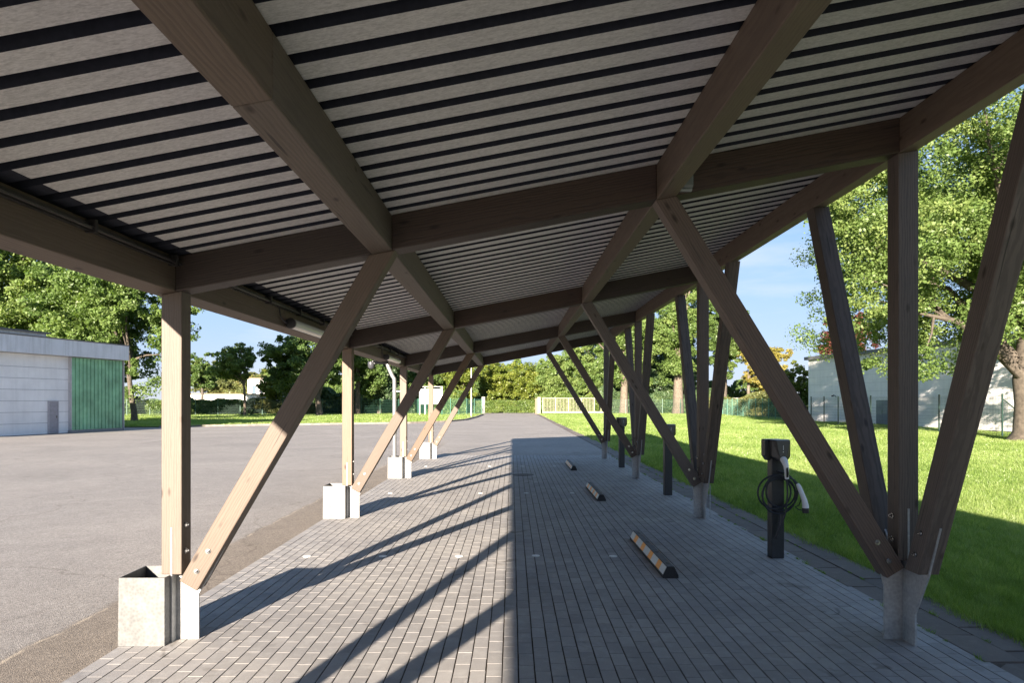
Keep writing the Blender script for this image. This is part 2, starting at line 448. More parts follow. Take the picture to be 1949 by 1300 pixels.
pavers('kerb_slabs', 3.0, 3.54, PY0, PY1, .27, .62, .012, .012, SLAB, .004, .008, .3, .006, .006)
pavers('kerb_slabs', 3.12, 3.54, PY1, 91, .42, 1.0, .012, .012, SLAB, .003, .008, .0, .006, .004)

# kerb stones along the far left verge
kb = MB()
for (a, b_) in zip(KERB[1:-1], KERB[2:]):
    A = Vector((*a, 0)); B = Vector((*b_, 0)); d = (B-A); n = Vector((-d.y, d.x, 0)).normalized()*.09
    kb.add([A-n+Vector((0,0,-.02)), B-n+Vector((0,0,-.02)), B+n+Vector((0,0,-.02)), A+n+Vector((0,0,-.02)), A-n+Vector((0,0,.11)), B-n+Vector((0,0,.11)), B+n+Vector((0,0,.11)), A+n+Vector((0,0,.11))],
           [(0,3,2,1),(4,5,6,7),(0,1,5,4),(1,2,6,5),(2,3,7,6),(3,0,4,7)])
tag(kb.build('kerb', mat_simple('kerb_stone', (.22,.19,.17), .85, 0, .3, 4)), kind='structure')

# ------------------------------------------------------------------ CARPORT
BAY = 5.0; F0 = 4.77
SL = .192
def Bz(x): return 2.415 + SL*(x+2.31)      # underside of the beams
BD = .24                                   # beam depth
def Cz(x): return Bz(x)+BD                 # underside of the roof sheets
YN, YF = -10.4, 19.98
carport = thing('carport', 'long open timber carport with sloping ribbed roof over the block paving', 'carport')
LX = {'left_eave': -2.38, 'inner_left': -.895, 'inner_right': 1.063, 'right_eave': 2.73}
for nm, xc in LX.items():
    name = 'eave_beam' if 'eave' in nm else 'purlin'
    # spliced in two lengths
    for (ya, yb) in ((YN+.3, 2.35), (2.352, 19.88)):
        timber(name, (xc, ya, Bz(xc)+BD/2), (xc, yb, Bz(xc)+BD/2), .14, BD, (0,0,1), WOOD, carport, shear=-SL)
frames = [F0+BAY*k for k in range(-3, 4)]
xs = list(LX.values())
for Y in frames:
    for a, b_ in zip(xs[:-1], xs[1:]):
        xa, xb = a+.07, b_-.07
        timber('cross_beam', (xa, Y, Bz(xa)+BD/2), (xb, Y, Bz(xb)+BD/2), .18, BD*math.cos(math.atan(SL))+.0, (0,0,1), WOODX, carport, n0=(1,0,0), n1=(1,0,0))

def bolt_mb(axis):
    mb = MB()
    d = Vector(axis)
    mb.tube([d*-.002, d*.004], .019, 14)          # washer
    mb.tube([d*.004, d*.017], .0135, 6)           # nut
    mb.tube([d*.017, d*.026], .007, 8)            # shank
    return mb
def bolt(parent, world_pos, axis):
    """bolt placed in parent's local space"""
    M = parent.matrix_basis.copy()
    inv = M.inverted()
    lp = inv @ Vector(world_pos); la = (inv.to_3x3() @ Vector(axis)).normalized()
    return bolt_mb(la).build('bolt', BOLT, parent, loc=lp)

def frame_set(Y):
    out = []
    # left post + brace
    XL = -2.345
    p = timber('post', (XL, Y, .465), (XL, Y, Bz(XL)), .14, .14, (0,1,0), WOOD, carport, n0=(0,0,1), n1=(-SL,0,1)); out.append(p)
    for z in (.62, .80): bolt(p, (XL+.072, Y-.02, z), (1,0,0))
    top = Vector((-.895, Y, Bz(-.895))); bot = Vector((-2.232, Y, .385))
    b = timber('brace', bot, top, .14, .14, (0,1,0), WOOD, carport, n1=(-SL,0,1)); out.append(b)
    d = (top-bot).normalized()
    for t in (.12, .28): bolt(b, bot + d*t + Vector((0,-.072,0)), (0,-1,0))
    mb = MB()
    mb.box(XL-.006, XL+.006, Y-.0735, Y+.0735, -.02, .79)
    mb.prism([(XL+.006,-.02), (-2.185,-.02), (-2.185,.315), (-2.135,.40), (-2.01,.63), (-2.10,.70), (-2.30,.44), (XL+.006,.44)], 1, Y-.007, Y+.007)
    mb.prism([(-2.138,.395), (-1.99,.67), (-1.986,.672), (-2.13,.398)], 1, Y-.006, Y+.006)
    out.append(mb.build('base_plate', GALV, carport, bevel=.0015))
    # right post, inner brace, two struts along the eave
    XR = 2.73
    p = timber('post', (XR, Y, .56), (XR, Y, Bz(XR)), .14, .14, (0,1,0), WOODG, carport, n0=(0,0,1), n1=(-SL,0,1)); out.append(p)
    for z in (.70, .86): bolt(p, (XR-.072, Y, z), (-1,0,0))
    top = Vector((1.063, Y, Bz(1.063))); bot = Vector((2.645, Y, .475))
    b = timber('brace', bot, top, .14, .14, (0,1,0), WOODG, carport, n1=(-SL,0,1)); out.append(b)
    d = (top-bot).normalized()
    for t in (.10, .25): bolt(b, bot + d*t + Vector((0,-.072,0)), (0,-1,0))
    for s in (-1, 1):
        if s == 1 and Y > 19: continue
        top = Vector((XR, Y+s*1.33, Bz(XR))); bot = Vector((XR, Y+s*.22, .52))
        st = timber('strut', bot, top, .14, .14, (1,0,0), WOODG, carport, n0=(0,0,1), n1=(0,0,1)); out.append(st)
        d = (top-bot).normalized()
        for t in (.14, .30): bolt(st, bot + d*t + Vector((-.072,0,0)), (-1,0,0))
    mb = MB()
    mb.prism([(Y-.155,-.02), (Y+.155,-.02), (Y+.155,.22), (Y+.24,.50), (Y+.36,.83), (Y+.33,.85), (Y+.12,.60), (Y+.06,.60), (Y+.06,.92), (Y-.0735,.92), (Y-.0735,.58), (Y-.12,.58), (Y-.36,.88), (Y-.427,.848), (Y-.300,.50), (Y-.155,.22)], 0, XR-.007, XR+.007)
    mb.prism([(XR-.007,-.02), (XR-.007,.50), (2.70,.56), (2.52,.80), (2.47,.77), (2.565,.50), (2.598,.36), (2.598,-.02)], 1, Y-.008, Y+.008)
    out.append(mb.build('base_plate', GALV, carport, bevel=.0015))
    return out
first = frame_set(F0)
last_extra = None
for Y in frames:
    if abs(Y-F0) < .01: continue
    for o in first:
        if o.name.startswith('strut') and Y > 19 and o is first[-2]: continue    # end frame has no outward strut
        c = copy_tree(o, carport); c.location = Vector(c.location) + Vector((0, Y-F0, 0))

# roof: trapezoidal sheets with grey fleece underneath
def roof():
    mb = MB(); xa, xs2, xb = -2.722, -2.20, 2.86
    y = YN; P = .2
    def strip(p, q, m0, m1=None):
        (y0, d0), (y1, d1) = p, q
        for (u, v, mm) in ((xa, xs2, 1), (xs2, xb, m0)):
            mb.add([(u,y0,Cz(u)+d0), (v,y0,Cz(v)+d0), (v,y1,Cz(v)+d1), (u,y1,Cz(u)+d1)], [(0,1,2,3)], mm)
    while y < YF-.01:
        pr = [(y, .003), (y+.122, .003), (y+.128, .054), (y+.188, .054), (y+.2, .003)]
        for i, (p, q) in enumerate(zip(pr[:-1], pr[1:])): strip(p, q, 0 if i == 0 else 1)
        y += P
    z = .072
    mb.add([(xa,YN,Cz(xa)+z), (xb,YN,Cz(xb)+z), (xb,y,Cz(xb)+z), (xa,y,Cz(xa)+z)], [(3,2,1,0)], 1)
    return mb, y
mb, yend = roof()
me = bpy.data.meshes.new('roof'); me.from_pydata(mb.v, [], mb.f)
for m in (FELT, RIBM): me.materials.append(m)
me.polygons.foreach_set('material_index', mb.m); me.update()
rf = link(bpy.data.objects.new('roof', me), carport)
mb = MB()
mb.box(-2.742, -2.7225, YN-.02, yend+.02, Cz(-2.73)-.034, Cz(-2.73)+.078)
mb.box(2.861, 2.878, YN-.02, yend+.02, Cz(2.86)-.09, Cz(2.86)+.075)
for yy in (YN-.015, yend+.002):
    mb.add([(-2.7215,yy,Cz(-2.72)-.003), (2.86,yy,Cz(2.86)-.003), (2.86,yy,Cz(2.86)+.072), (-2.7215,yy,Cz(-2.72)+.072), (-2.7215,yy+.012,Cz(-2.72)-.003), (2.86,yy+.012,Cz(2.86)-.003), (2.86,yy+.012,Cz(2.86)+.072), (-2.7215,yy+.012,Cz(-2.72)+.072)],
           [(0,3,2,1),(4,5,6,7),(0,1,5,4),(1,2,6,5),(2,3,7,6),(3,0,4,7)])
mb.build('fascia', DARKM, rf)
# conduit along the low eave
mb = MB()
mb.box(-2.309, -2.285, YN+.4, 19.7, 2.585, 2.628)
mb.tube([(-2.268, YN+.4, 2.600), (-2.268, 19.7, 2.600)], .011, 8)
y = -8.0
while y < 19.5:
    mb.box(-2.309, -2.25, y-.012, y+.012, 2.575, 2.645); y += .9
mb.build('cable_conduit', DARKM, carport)
# downpipe at the third left post
mb = MB()
yp = F0+10-.02+.06
mb.tube([(-2.70, yp, 2.575), (-2.70, yp, 2.47), (-2.68, yp, 2.40), (-2.60, yp, 2.22), (-2.555, yp, 2.15), (-2.55, yp, 2.05), (-2.55, yp, .10)], .042, 14)
mb.tube([(-2.55, yp, 1.86), (-2.55, yp, 1.90)], .049, 14); mb.tube([(-2.55, yp, .95), (-2.55, yp, 1.02)], .049, 14)
mb.box(-2.55, -2.42, yp-.008, yp+.008, 1.87, 1.89)
mb.build('downpipe', mat_simple('zinc_pipe', (.28,.29,.30), .35, .5), carport, smooth=True)
# slim earthing rods beside the right posts
for k in (1, 3):
    mb = MB(); mb.tube([(2.80, F0+BAY*k-.12, -.02), (2.80, F0+BAY*k-.12, .48)], .006, 6)
    mb.build('earthing_rod', GALV, carport)

# ------------------------------------------------------------------ galvanised boxes at the left posts
def tapered_box_mesh():
    mb = MB(); x0, x1, y0, y1, h, t = -.155, .155, -.172, .172, .464, .005
    g = .006
    mb.add([(x0-g,y0,0),(x1+.0,y0,0),(x1,y0,h),(x0,y0,h),(x0-g,y0+t,0),(x1,y0+t,0),(x1,y0+t,h),(x0,y0+t,h)],
           [(0,1,2,3),(5,4,7,6),(0,3,7,4),(1,5,6,2),(3,2,6,7),(0,4,5,1)])
    mb.box(x0, x1, y1-t, y1, 0, h)
    mb.box(x0, x0+t, y0+t, y1-t, 0, h); mb.box(x1-t, x1, y0+t, y1-t, 0, h)
    return mb
ordn = ['nearest', 'second nearest', 'third nearest', 'farthest']
extra = ['its open top showing', 'with nothing in it', 'with the zinc downpipe in it', 'smallest in view']
for k in range(4):
    Y = F0+BAY*k
    if k == 0:
        bx = thing('metal_box', '', 'box', (-2.505, Y+.018, 0), 0, 'galvanised boxes at the feet of the left posts')
        tapered_box_mesh().build('box_wall', GALVB, bx, bevel=.0012)
        mb = MB(); mb.box(-.148, .148, -.165, .165, .002, .05); mb.build('gravel_fill', mat_simple('pebbles', (.2,.18,.16), .9, 0, .6, 60, .9, 80), bx)
        b0 = bx
    else:
        bx = copy_tree(b0); bx.location = (-2.505, Y+.018, 0)
    bx['label'] = f'{ordn[k]} galvanised box beside a left post, {extra[k]}'

# ------------------------------------------------------------------ lamps on the eave, camera, emergency lamp
def strip_light(Y0, L, label):
    t = thing('strip_light', label, 'lamp', (-2.235, Y0, 2.455), 0, 'strip lights on the low eave beam')
    mb = MB(); mb.prism([(-.07,-.03), (-.02,-.052), (-.02,.052), (-.07,.03)], 1, 0, L); mb.build('housing', mat_simple('lamp_housing', (.30,.30,.29), .4), t, bevel=.004)
    mb = MB(); pts = []
    for i in range(9):
        a = -math.pi/2 + math.pi*i/8
        pts.append((-.02+.055*math.cos(a), .052*math.sin(a)))
    mb.prism(pts, 1, .02, L-.02); mb.build('diffuser', DIFF, t, smooth=True)
    mb = MB()
    for yy in (-.015, L-.02): mb.tube([(-.018, yy, 0), (-.018, yy+.035, 0)], .056, 16)
    mb.build('end_cap', BLACKP, t, bevel=.006)
    mb = MB(); mb.tube([(-.045,-.03,0), (-.05,-.12,.01), (-.055,-.2,.05), (-.06,-.22,.13)], .008, 6); mb.build('cable', RUBBER, t)
strip_light(6.95, 1.30, 'long strip light on the eave beam nearest the camera, partly behind the brace')
strip_light(12.25, 1.30, 'small strip light on the eave beam above the security camera')
strip_light(17.25, 1.30, 'farthest strip light on the eave beam')
t = thing('emergency_lamp', 'clear plastic lamp tucked behind the right purlin at the first cross beam', 'lamp', (1.185, F0-.092, Bz(1.2)+.075))
mb = MB(); mb.box(-.045, .045, -.03, 0, -.07, .07); mb.build('housing', mat_simple('lamp_grey', (.25,.28,.28), .4), t, bevel=.01)
mb = MB(); mb.box(-.042, .042, -.085, -.03, -.062, .062); mb.build('diffuser', mat_simple('clear_lamp_cover', (.16,.18,.18), .12), t, bevel=.018)
t = thing('security_camera', 'small dome security camera on a black bracket below the left eave beam', 'camera', (-2.36, 12.75, 2.40))
mb = MB(); mb.box(-.22, .05, -.03, .03, -.045, .012); mb.build('bracket', BLACKP, t, bevel=.008)
mb = MB()
for i in range(6):
    pass
mb.tube([(-.27,0,.0), (-.27,0,-.02), (-.27,0,-.06), (-.27,0,-.10), (-.27,0,-.125), (-.27,0,-.135)], [.055,.06,.062,.055,.035,.008], 14); mb.build('dome', GREYP, t, smooth=True)
mb = MB(); mb.tube([(-.24,0,.0), (-.30,.25,.03), (-.36,.7,.06), (-.42,1.3,.10)], .006, 6); mb.build('cable', mat_simple('white_cable', (.6,.6,.58)), t)

# ------------------------------------------------------------------ charging pillars
def charger(X, Y, label, rz=0, h=1.035):
    t = thing('charging_pillar', label, 'charging station', (X, Y, 0), rz, 'charging pillars at the edge of the paving')
    mb = MB(); mb.box(-.068, .068, -.055, .055, 0, h+.02); mb.build('pillar', BLACKM, t, bevel=.006)
    def head(sy, dx):
        # faceted shield shaped unit
        mb = MB(); W = .098; z0, z1 = h-.005, h+.222
        o = [(-.06,z0), (.06,z0), (W,z0+.05), (W,z1-.01), (W-.01,z1), (-W+.01,z1), (-W,z1-.01), (-W,z0+.055)]
        back = [(x+dx, .0*sy, z) for x, z in o]
        mid = [(x+dx, sy*.085, z) for x, z in o]
        f = [(-.03,z0+.006), (.03,z0+.006), (.034,z0+.03), (.074,z1-.012), (.07,z1-.006), (-.07,z1-.006), (-.074,z1-.012), (-.034,z0+.03)]
        front = [(x+dx, sy*.128, z) for x, z in f]
        vs = back+mid+front; fs = [tuple(range(8)), tuple(range(23, 15, -1))]
        for a in (0, 8):
            for i in range(8): fs.append((a+i, a+(i+1) % 8, a+8+(i+1) % 8, a+8+i))
        mb.add(vs, fs); u = mb.build('charge_unit', BLACKP, t, bevel=.0015)
        mb = MB(); mb.add([(x*.95+dx, sy*.1295, z0+(z-z0)*.97+.003) for x, z in f]+[(x*.95+dx, sy*.127, z0+(z-z0)*.97+.003) for x, z in f],
               [tuple(range(8)), tuple(range(15, 7, -1))]+[(i, (i+1) % 8, 8+(i+1) % 8, 8+i) for i in range(8)])
        mb.build('front_panel', GREYP, u)
        mb = MB(); mb.tube([(dx, sy*.129, z0+.10), (dx, sy*.131, z0+.10)], .005, 10); mb.box(dx-.002, dx+.002, min(sy*.129, sy*.131), max(sy*.129, sy*.131), z0+.12, z0+.17); mb.build('status_light', WHITED, u)
        mb = MB()
        for i in range(9): mb.box(dx-W-.003 if dx < 0 else dx+W-.001, dx-W+.001 if dx < 0 else dx+W+.003, min(sy*.02, sy*.075), max(sy*.02, sy*.075), z0+.07+i*.016, z0+.078+i*.016)
        mb.build('vent', DARKM, u)
    head(-1, .022); head(1, -.022)
    return t
charger(2.80, 7.25, 'nearest black charging pillar, the one with a coiled cable', R(4))
charger(2.755, 12.08, 'middle black charging pillar half hidden behind a slanting brace', R(4))
charger(2.745, 17.1, 'farthest and smallest of the three black charging pillars', R(4))

# charging cable, coiled on the nearest pillar
cb = thing('charging_cable', 'black coiled charging cable with two white plugs hung on the nearest pillar', 'cable', (2.80, 7.25, 0))
mb = MB()
pts = []
loops = 4; n = 26*loops
for i in range(n+1):
    a = 2*math.pi*i/26; k = i/26
    r = .17+.035*math.sin(k*2.3+.6); r2 = .175+.03*math.cos(k*1.9)
    cx = -.015+.03*math.sin(k*1.7); cz = .70+.018*math.cos(k*2.9)
    pts.append((cx+r*math.sin(a)*1.0, -.085-.012*k+.01*math.sin(a*1.0), cz+r2*math.cos(a)))
mb.tube(pts, .0095, 8)
# from plug down, below and back up
mb.tube([(.055,-.155,.845), (.058,-.16,.80), (.06,-.165,.70), (.05,-.165,.58), (.035,-.16,.48), (.005,-.15,.38), (-.03,-.135,.29), (-.045,-.12,.235), (-.04,-.11,.225), (-.025,-.105,.25), (-.005,-.10,.34), (.01,-.095,.44), (-.005,-.09,.50), (-.04,-.085,.53)], .0095, 8)
mb.tube([(.14,-.12,.83), (.165,-.13,.80), (.175,-.14,.765)], .0095, 8)
mb.tube([(.10,-.11,.86), (.15,-.12,.835), (.175,-.13,.80)], .0095, 8)
mb.tube([(.185,-.13,.72), (.215,-.12,.68), (.225,-.11,.63), (.205,-.10,.57), (.17,-.09,.55), (.20,-.10,.525), (.25,-.13,.515)], .006, 6)
mb.build('lead', RUBBER, cb, smooth=True)
def plug(pts, rads, name='plug'):
    mb = MB(); mb.tube(pts, rads, 12); return mb.build(name, WHITEP, cb, smooth=True)
pl = plug([(.03,-.125,1.055), (.03,-.165,1.035), (.035,-.19,.99), (.045,-.18,.92), (.052,-.165,.855)], [.034,.034,.027,.022,.02])
mb = MB(); mb.tube([(.037,-.205,.975), (.046,-.197,.92), (.05,-.187,.875)], [.012,.014,.012], 10); mb.build('grip', BLACKP, pl, smooth=True)
pl = plug([(.172,-.14,.80), (.185,-.15,.77), (.21,-.16,.70), (.235,-.165,.63), (.245,-.165,.575), (.246,-.165,.55)], [.017,.024,.025,.028,.034,.034])
mb = MB(); mb.tube([(.246,-.165,.552), (.247,-.165,.50)], [.035,.033], 14); mb.build('plug_cap', BLACKP, pl, smooth=True)

# ------------------------------------------------------------------ wheel stops
ORANGE = mat_simple('orange_reflector', (.88,.30,.015), .45, 0, .12, 40)
SILV = mat_simple('white_reflector', (.55,.55,.54), .5, 0, .15, 60)
SILVW = mat_simple('worn_rubber_top', (.12,.12,.125), .7, 0, .4, 30)
def wheel_stop(Y, label):
    t = thing('wheel_stop', label, 'wheel stop', (1.487, Y, 0), 0, 'striped rubber wheel stops on the paving')
    mb = MB(); L = 1.8
    mb.prism([(-.073,0), (.073,0), (.073,.028), (.034,.107), (-.034,.107), (-.073,.028)], 1, 0, L); b = mb.build('rubber_body', BLACKR, t, bevel=.003)
    # reflective bands on the sloping sides and worn top
    for s in (-1, 1):
        def quad(mb, ya, yb, lo, hi, lift):
            d = Vector((s*.0395+0, 0, -.079)); A = Vector((s*.034, 0, .107)); nrm = Vector((s*.079, 0, .0395)).normalized()*lift
            P = A+d*lo+nrm; Q = A+d*hi+nrm; P2 = P-nrm*1.2; Q2 = Q-nrm*1.2
            mb.add([(P.x,ya,P.z),(P.x,yb,P.z),(Q.x,yb,Q.z),(Q.x,ya,Q.z),(P2.x,ya,P2.z),(P2.x,yb,P2.z),(Q2.x,yb,Q2.z),(Q2.x,ya,Q2.z)],
                   [(0,1,2,3),(7,6,5,4),(0,4,5,1),(1,5,6,2),(2,6,7,3),(3,7,4,0)])
        ys = [.015, .20, .355, .60, .755, 1.0, 1.155, 1.42, 1.575, 1.785]
        for i in range(9):
            mq = MB(); quad(mq, ys[i]+.002, ys[i+1]-.002, .05, .93, .0022)
            mq.build('orange_band' if i % 2 else 'white_band', ORANGE if i % 2 else SILV, t)
    mb = MB(); mb.box(-.031, .031, .02, L-.02, .1075, .1092); tp = mb.build('tread_top', SILVW, t)
    mb = MB()
    for yy in (.14, .62, 1.12, 1.62): mb.tube([(0,yy,.1093), (0,yy,.1105)], .02, 14)
    mb.build('bolt_hole', BLACKR, t)
wheel_stop(6.39, 'nearest orange and white striped wheel stop')
wheel_stop(11.33, 'middle orange and white striped wheel stop')
wheel_stop(16.36, 'farthest and smallest orange and white striped wheel stop')

# ------------------------------------------------------------------ marker discs
rows = [(7.31, 'nearest row'), (12.3, 'middle row'), (17.4, 'farthest row')]
pos = [(-2.19, 'leftmost disc'), (-1.38, 'second disc from the left'), (-.565, 'centre disc'), (.255, 'second disc from the right'), (1.08, 'rightmost disc')]
d0 = None
for Y, rn in rows:
    for X, pn in pos:
        if d0 is None:
            mb = MB(); mb.tube([(0,0,-.004), (0,0,.003)], .043, 28); mb.tube([(0,0,.003), (0,0,.0045)], .036, 28)
            d0 = mb.build('marker_disc', WHITED); o = d0
        else: o = d0.copy(); link(o)
        o.location = (X, Y+random.uniform(-.02,.02), .0015)
        tag(o, f'white round marker disc in the paving, {pn} of the {rn}', 'marker disc', 'white discs marking the bay lines')
t = thing('manhole_cover', 'round iron cover set in the shaded paving', 'manhole cover', (.25, 15.4, .002))
mb = MB(); mb.tube([(0,0,-.002), (0,0,.003)], .24, 36); mb.build('frame', mat_simple('cast_iron', (.09,.08,.075), .7, .3), t)
mb = MB(); mb.tube([(0,0,.003), (0,0,.0055)], .20, 36)
for i in range(-3, 4):
    for j in range(-3, 4):
        if i*i+j*j < 10: mb.box(i*.05-.017, i*.05+.017, j*.05-.017, j*.05+.017, .0055, .008)
mb.build('lid', mat_simple('cast_iron_lid', (.16,.14,.125), .7, .3), t)

# ------------------------------------------------------------------ LEFT HALL
def hall_left():
    A = Vector((-24.5, 30.5, 0)); B = Vector((-22.35, 39.4, 0))
    d = (B-A).normalized(); n = Vector((d.y, -d.x, 0))      # n points to the yard (+x)
    ang = math.atan2(d.y, d.x)
    t = thing('hall', 'low white hall with a pale fascia and green ribbed panels', 'building', tuple(B), ang)
    # local: x along wall towards far end (0 = far corner), y = away from the yard (left), z up
    WALLW = mat_hall
    mb = MB()
    L = 24.0; GW = 3.55
    mb.box(-L, -GW, .20, 14, 0, 4.0)
    # panel joints are grooves: thin recessed courses
    mb.build('wall', WALLW, t)
    mb = MB()
    for i in range(1, 7):
        z = i*.56
        mb.box(-L, -GW-.01, .191, .202, z-.012, z+.012)
    mb.build('panel_joint', mat_simple('panel_joint_grey', (.38,.39,.42), .7), t)
    mb = MB(); mb.box(-GW, -.05, .14, 14, 0.1, 4.0); mb.build('side_wall', WALLW, t)
    mb = MB(); mb.box(-GW-.05, -.02, .02, .3, 0, .12); mb.build('plinth', mat_simple('plinth', (.25,.24,.24), .9), t)
    # green translucent ribbed panel
    mb = MB(); nr = 14; w = (GW-.13)/nr
    for i in range(nr):
        x = -GW+.05+i*w
        mb.prism([(x,.12), (x+.02,.06), (x+w-.045,.06), (x+w-.025,.12)], 2, .14, 3.98)
        mb.box(x+w-.03, x+w+.004, .125, .139, .14, 3.98, 1)
    mb.build('green_panel', [mat_simple('green_fibreglass', (.19,.40,.24), .3, 0, .35, 1.0), mat_simple('green_groove', (.006,.07,.06), .5)], t)
    mb = MB(); mb.box(-.05, .0, .02, .3, 0, 4.0); mb.box(-GW-.02, -GW+.04, .03, .20, 0, 4.0); mb.build('corner_post', mat_simple('corner_trim', (.42,.41,.42), .6), t)
    mb = MB(); mb.box(-L, .06, -.24, 14.3, 4.02, 4.84)
    rf_ = mb.build('roof_fascia', mat_fascia, t)
    mb = MB(); mb.box(-L, .08, -.26, 14.32, 4.84, 4.90); mb.build('roof_edge', mat_simple('roof_edge_dark', (.12,.12,.12), .7), rf_)
    mb = MB(); mb.box(-L, -3.6, 1.6, 13, 4.90, 5.25); mb.build('upper_roof', mat_fascia, t)
    mb = MB(); mb.box(-L, -3.5, 1.4, 13.2, 5.25, 5.32); mb.build('upper_roof_edge', mat_simple('roof_edge_dark', (.12,.12,.12), .7), t)
    mb = MB(); mb.box(-4.74, -4.25, .15, .199, .02, 1.64); f = mb.build('door', mat_simple('door_grey', (.27,.26,.29), .5), t)
    mb = MB(); mb.box(-4.79, -4.74, .13, .199, .02, 1.69); mb.box(-4.25, -4.20, .13, .199, .02, 1.69); mb.box(-4.74, -4.25, .13, .199, 1.64, 1.69); mb.build('door_frame', mat_simple('door_frame_grey', (.36,.35,.38), .5), f)
    mb = MB(); mb.box(-4.34, -4.31, .11, .15, .8, .92); mb.build('handle', BOLT, f)
def mat_streak(name, c, st):
    m, nt, b = newmat(name); co = objco(nt)
    s1 = noise(nt, mapping(nt, co, (5, 5, .35)), 1, 5, .65); n2 = noise(nt, co, 1.0, 5, .6)
    col = mix(nt, ramp(nt, s1, [(.45, (0,0,0)), (.75, (.8,.8,.8))]), c, st)
    col = mix(nt, 1, col, ramp(nt, n2, [(.3, (.88,.88,.88)), (.7, (1.04,1.04,1.04))]), 'MULTIPLY')
    nt.links.new(col, b.inputs['Base Color']); b.inputs['Roughness'].default_value = .6
    return m
mat_hall = mat_streak('white_wall_panels', (.78,.78,.79), (.70,.70,.71))
mat_fascia = mat_streak('weathered_fascia', (.62,.64,.68), (.40,.42,.44))
hall_left()

# ------------------------------------------------------------------ RIGHT HALL
A = Vector((24.75, 57.0, 0)); B = Vector((28.6, 28.0, 0)); d = (B-A).normalized(); L = (B-A).length+6
t = thing('white_hall', 'tall plain white hall behind the mesh fence and the oak', 'building', tuple(A), math.atan2(d.y, d.x))
# local x runs toward the viewer, local y = +: away side
H = 5.1
mb = MB(); mb.box(0, L, 0, 18, 0, H); mb.build('wall', mat_streak('white_render', (.74,.72,.70), (.66,.64,.62)), t)
mb = MB()
for i in range(1, 9): mb.box(.02, L, -.006, .004, i*.6-.006, i*.6+.006)
mb.build('panel_joint', mat_simple('joint_pale', (.42,.40,.39), .8), t)
mb = MB(); mb.box(-.25, L, -.25, 18.3, H, H+.26); mb.build('roof_edge', mat_simple('roof_edge_grey', (.13,.13,.135), .6), t)
mb = MB(); mb.box(8.6, 9.9, -.03, -.001, .0, 1.75); dr = mb.build('door', mat_simple('door_blue_grey', (.13,.155,.19), .5), t)
mb = MB(); mb.box(9.23, 9.26, -.06, -.03, .8, 1.05); mb.build('handle', BOLT, dr)
mb = MB(); mb.box(9.245, 9.255, -.033, -.03, .02, 1.73); mb.build('door_gap', DARKM, dr)
t = thing('wall_lamp', 'small curved lamp on the white hall wall', 'lamp', (25.18, 53.0, 0))
mb = MB(); mb.tube([(0,0,2.0), (-.2,0,2.15), (-.3,0,2.1)], .03, 8); mb.tube([(-.3,0,2.12), (-.3,0,2.02)], .09, 10); mb.build('lamp_arm', BLACKM, t)

# ------------------------------------------------------------------ far white buildings left
t = thing('white_outbuilding', 'low long white building seen beyond the left fence', 'building', (xat(418,108), 108, 0))
mb = MB(); mb.box(-5.6, 4.9, 0, 6, 0, 2.78); mb.build('wall', mat_streak('white_render_outbuilding', (.72,.70,.66), (.6,.57,.52)), t)  # warm off-white render with slightly darker streaks
mb = MB(); mb.box(-5.8, 5.1, -.2, 6.2, 2.78, 2.9); mb.build('roof', mat_simple('roof_brown', (.28,.17,.10), .8), t)
t = thing('white_house', 'tall narrow white house peeking between trees on the left', 'building', (xat(490,112), 112, 0))
mb = MB(); mb.box(-1.6, 2.4, 0, 6, 0, 5.3); mb.build('wall', mat_streak('white_render_house', (.72,.71,.70), (.6,.58,.56)), t)
mb = MB(); mb.box(-1.8, 2.6, -.2, 6.2, 5.3, 5.5); mb.build('roof', mat_simple('roof_house', (.2,.16,.13), .8), t)
mb = MB(); mb.box(-.9, -.2, -.03, -.001, 2.2, 4.2); mb.build('window', mat_simple('window_glass', (.10,.14,.18), .1), t)

# ------------------------------------------------------------------ fences
GREENM = mat_simple('green_fence_coating', (.02,.09,.06), .45, 0, .2, 10)
TEALM = mat_simple('pale_green_fence_coating', (.07,.20,.15), .45, 0, .2, 10)
DARKG = mat_simple('dark_green_fence_coating', (.012,.035,.028), .45, 0, .2, 10)
def fence(label, pts, h, mat, sp=2.4, wire=.1, group='mesh fences round the grounds', post=.03, wr=.0035):
    t = thing('mesh_fence', label, 'fence', (pts[0][0], pts[0][1], 0), 0, group)
    O = Vector((pts[0][0], pts[0][1], 0)); pm = None
    for a, b_ in zip(pts[:-1], pts[1:]):
        A = Vector((*a, 0))-O; B = Vector((*b_, 0))-O; D = B-A; n = max(1, round(D.length/sp)); u = D.normalized(); s = Vector((-u.y, u.x, 0))
        ang = math.atan2(u.y, u.x); seg = D.length/n
        pan = None
        for i in range(n+1):
            if pm is None:
                mb = MB(); mb.box(-post, post, -post, post, 0, h+.05); mb.box(-post-.005, post+.005, -post-.005, post+.005, h+.05, h+.07)
                pm = mb.build('post', mat, t); o = pm
            elif i == 0: continue
            else: o = pm.copy(); link(o, t)
            o.location = A+u*(seg*i); o.rotation_euler = (0,0,ang)
        for i in range(n):
            if pan is None:
                mb = MB(); z = .06
                while z < h: mb.box(post, seg-post, -.006, .006, z-wr, z+wr); z += .2
                x = post+wire
                while x < seg-post: mb.box(x-wr*.8, x+wr*.8, -.003, .003, .05, h); x += wire
                pan = mb.build('mesh_panel', mat, t); o = pan
            else: o = pan.copy(); link(o, t)
            o.location = A+u*(seg*i); o.rotation_euler = (0,0,ang)
    return t
tf = fence('dark green mesh fence along the foot of the white hall', [(23.0,52.5), (22.9,41.4), (23.2,32.3), (23.6,22)], 1.96, DARKG, 2.24)
mb = MB(); mb.tube([(.25,-20.2,1.75), (1.2,-21.8,0)], .03, 8); mb.build('corner_brace', DARKG, tf)
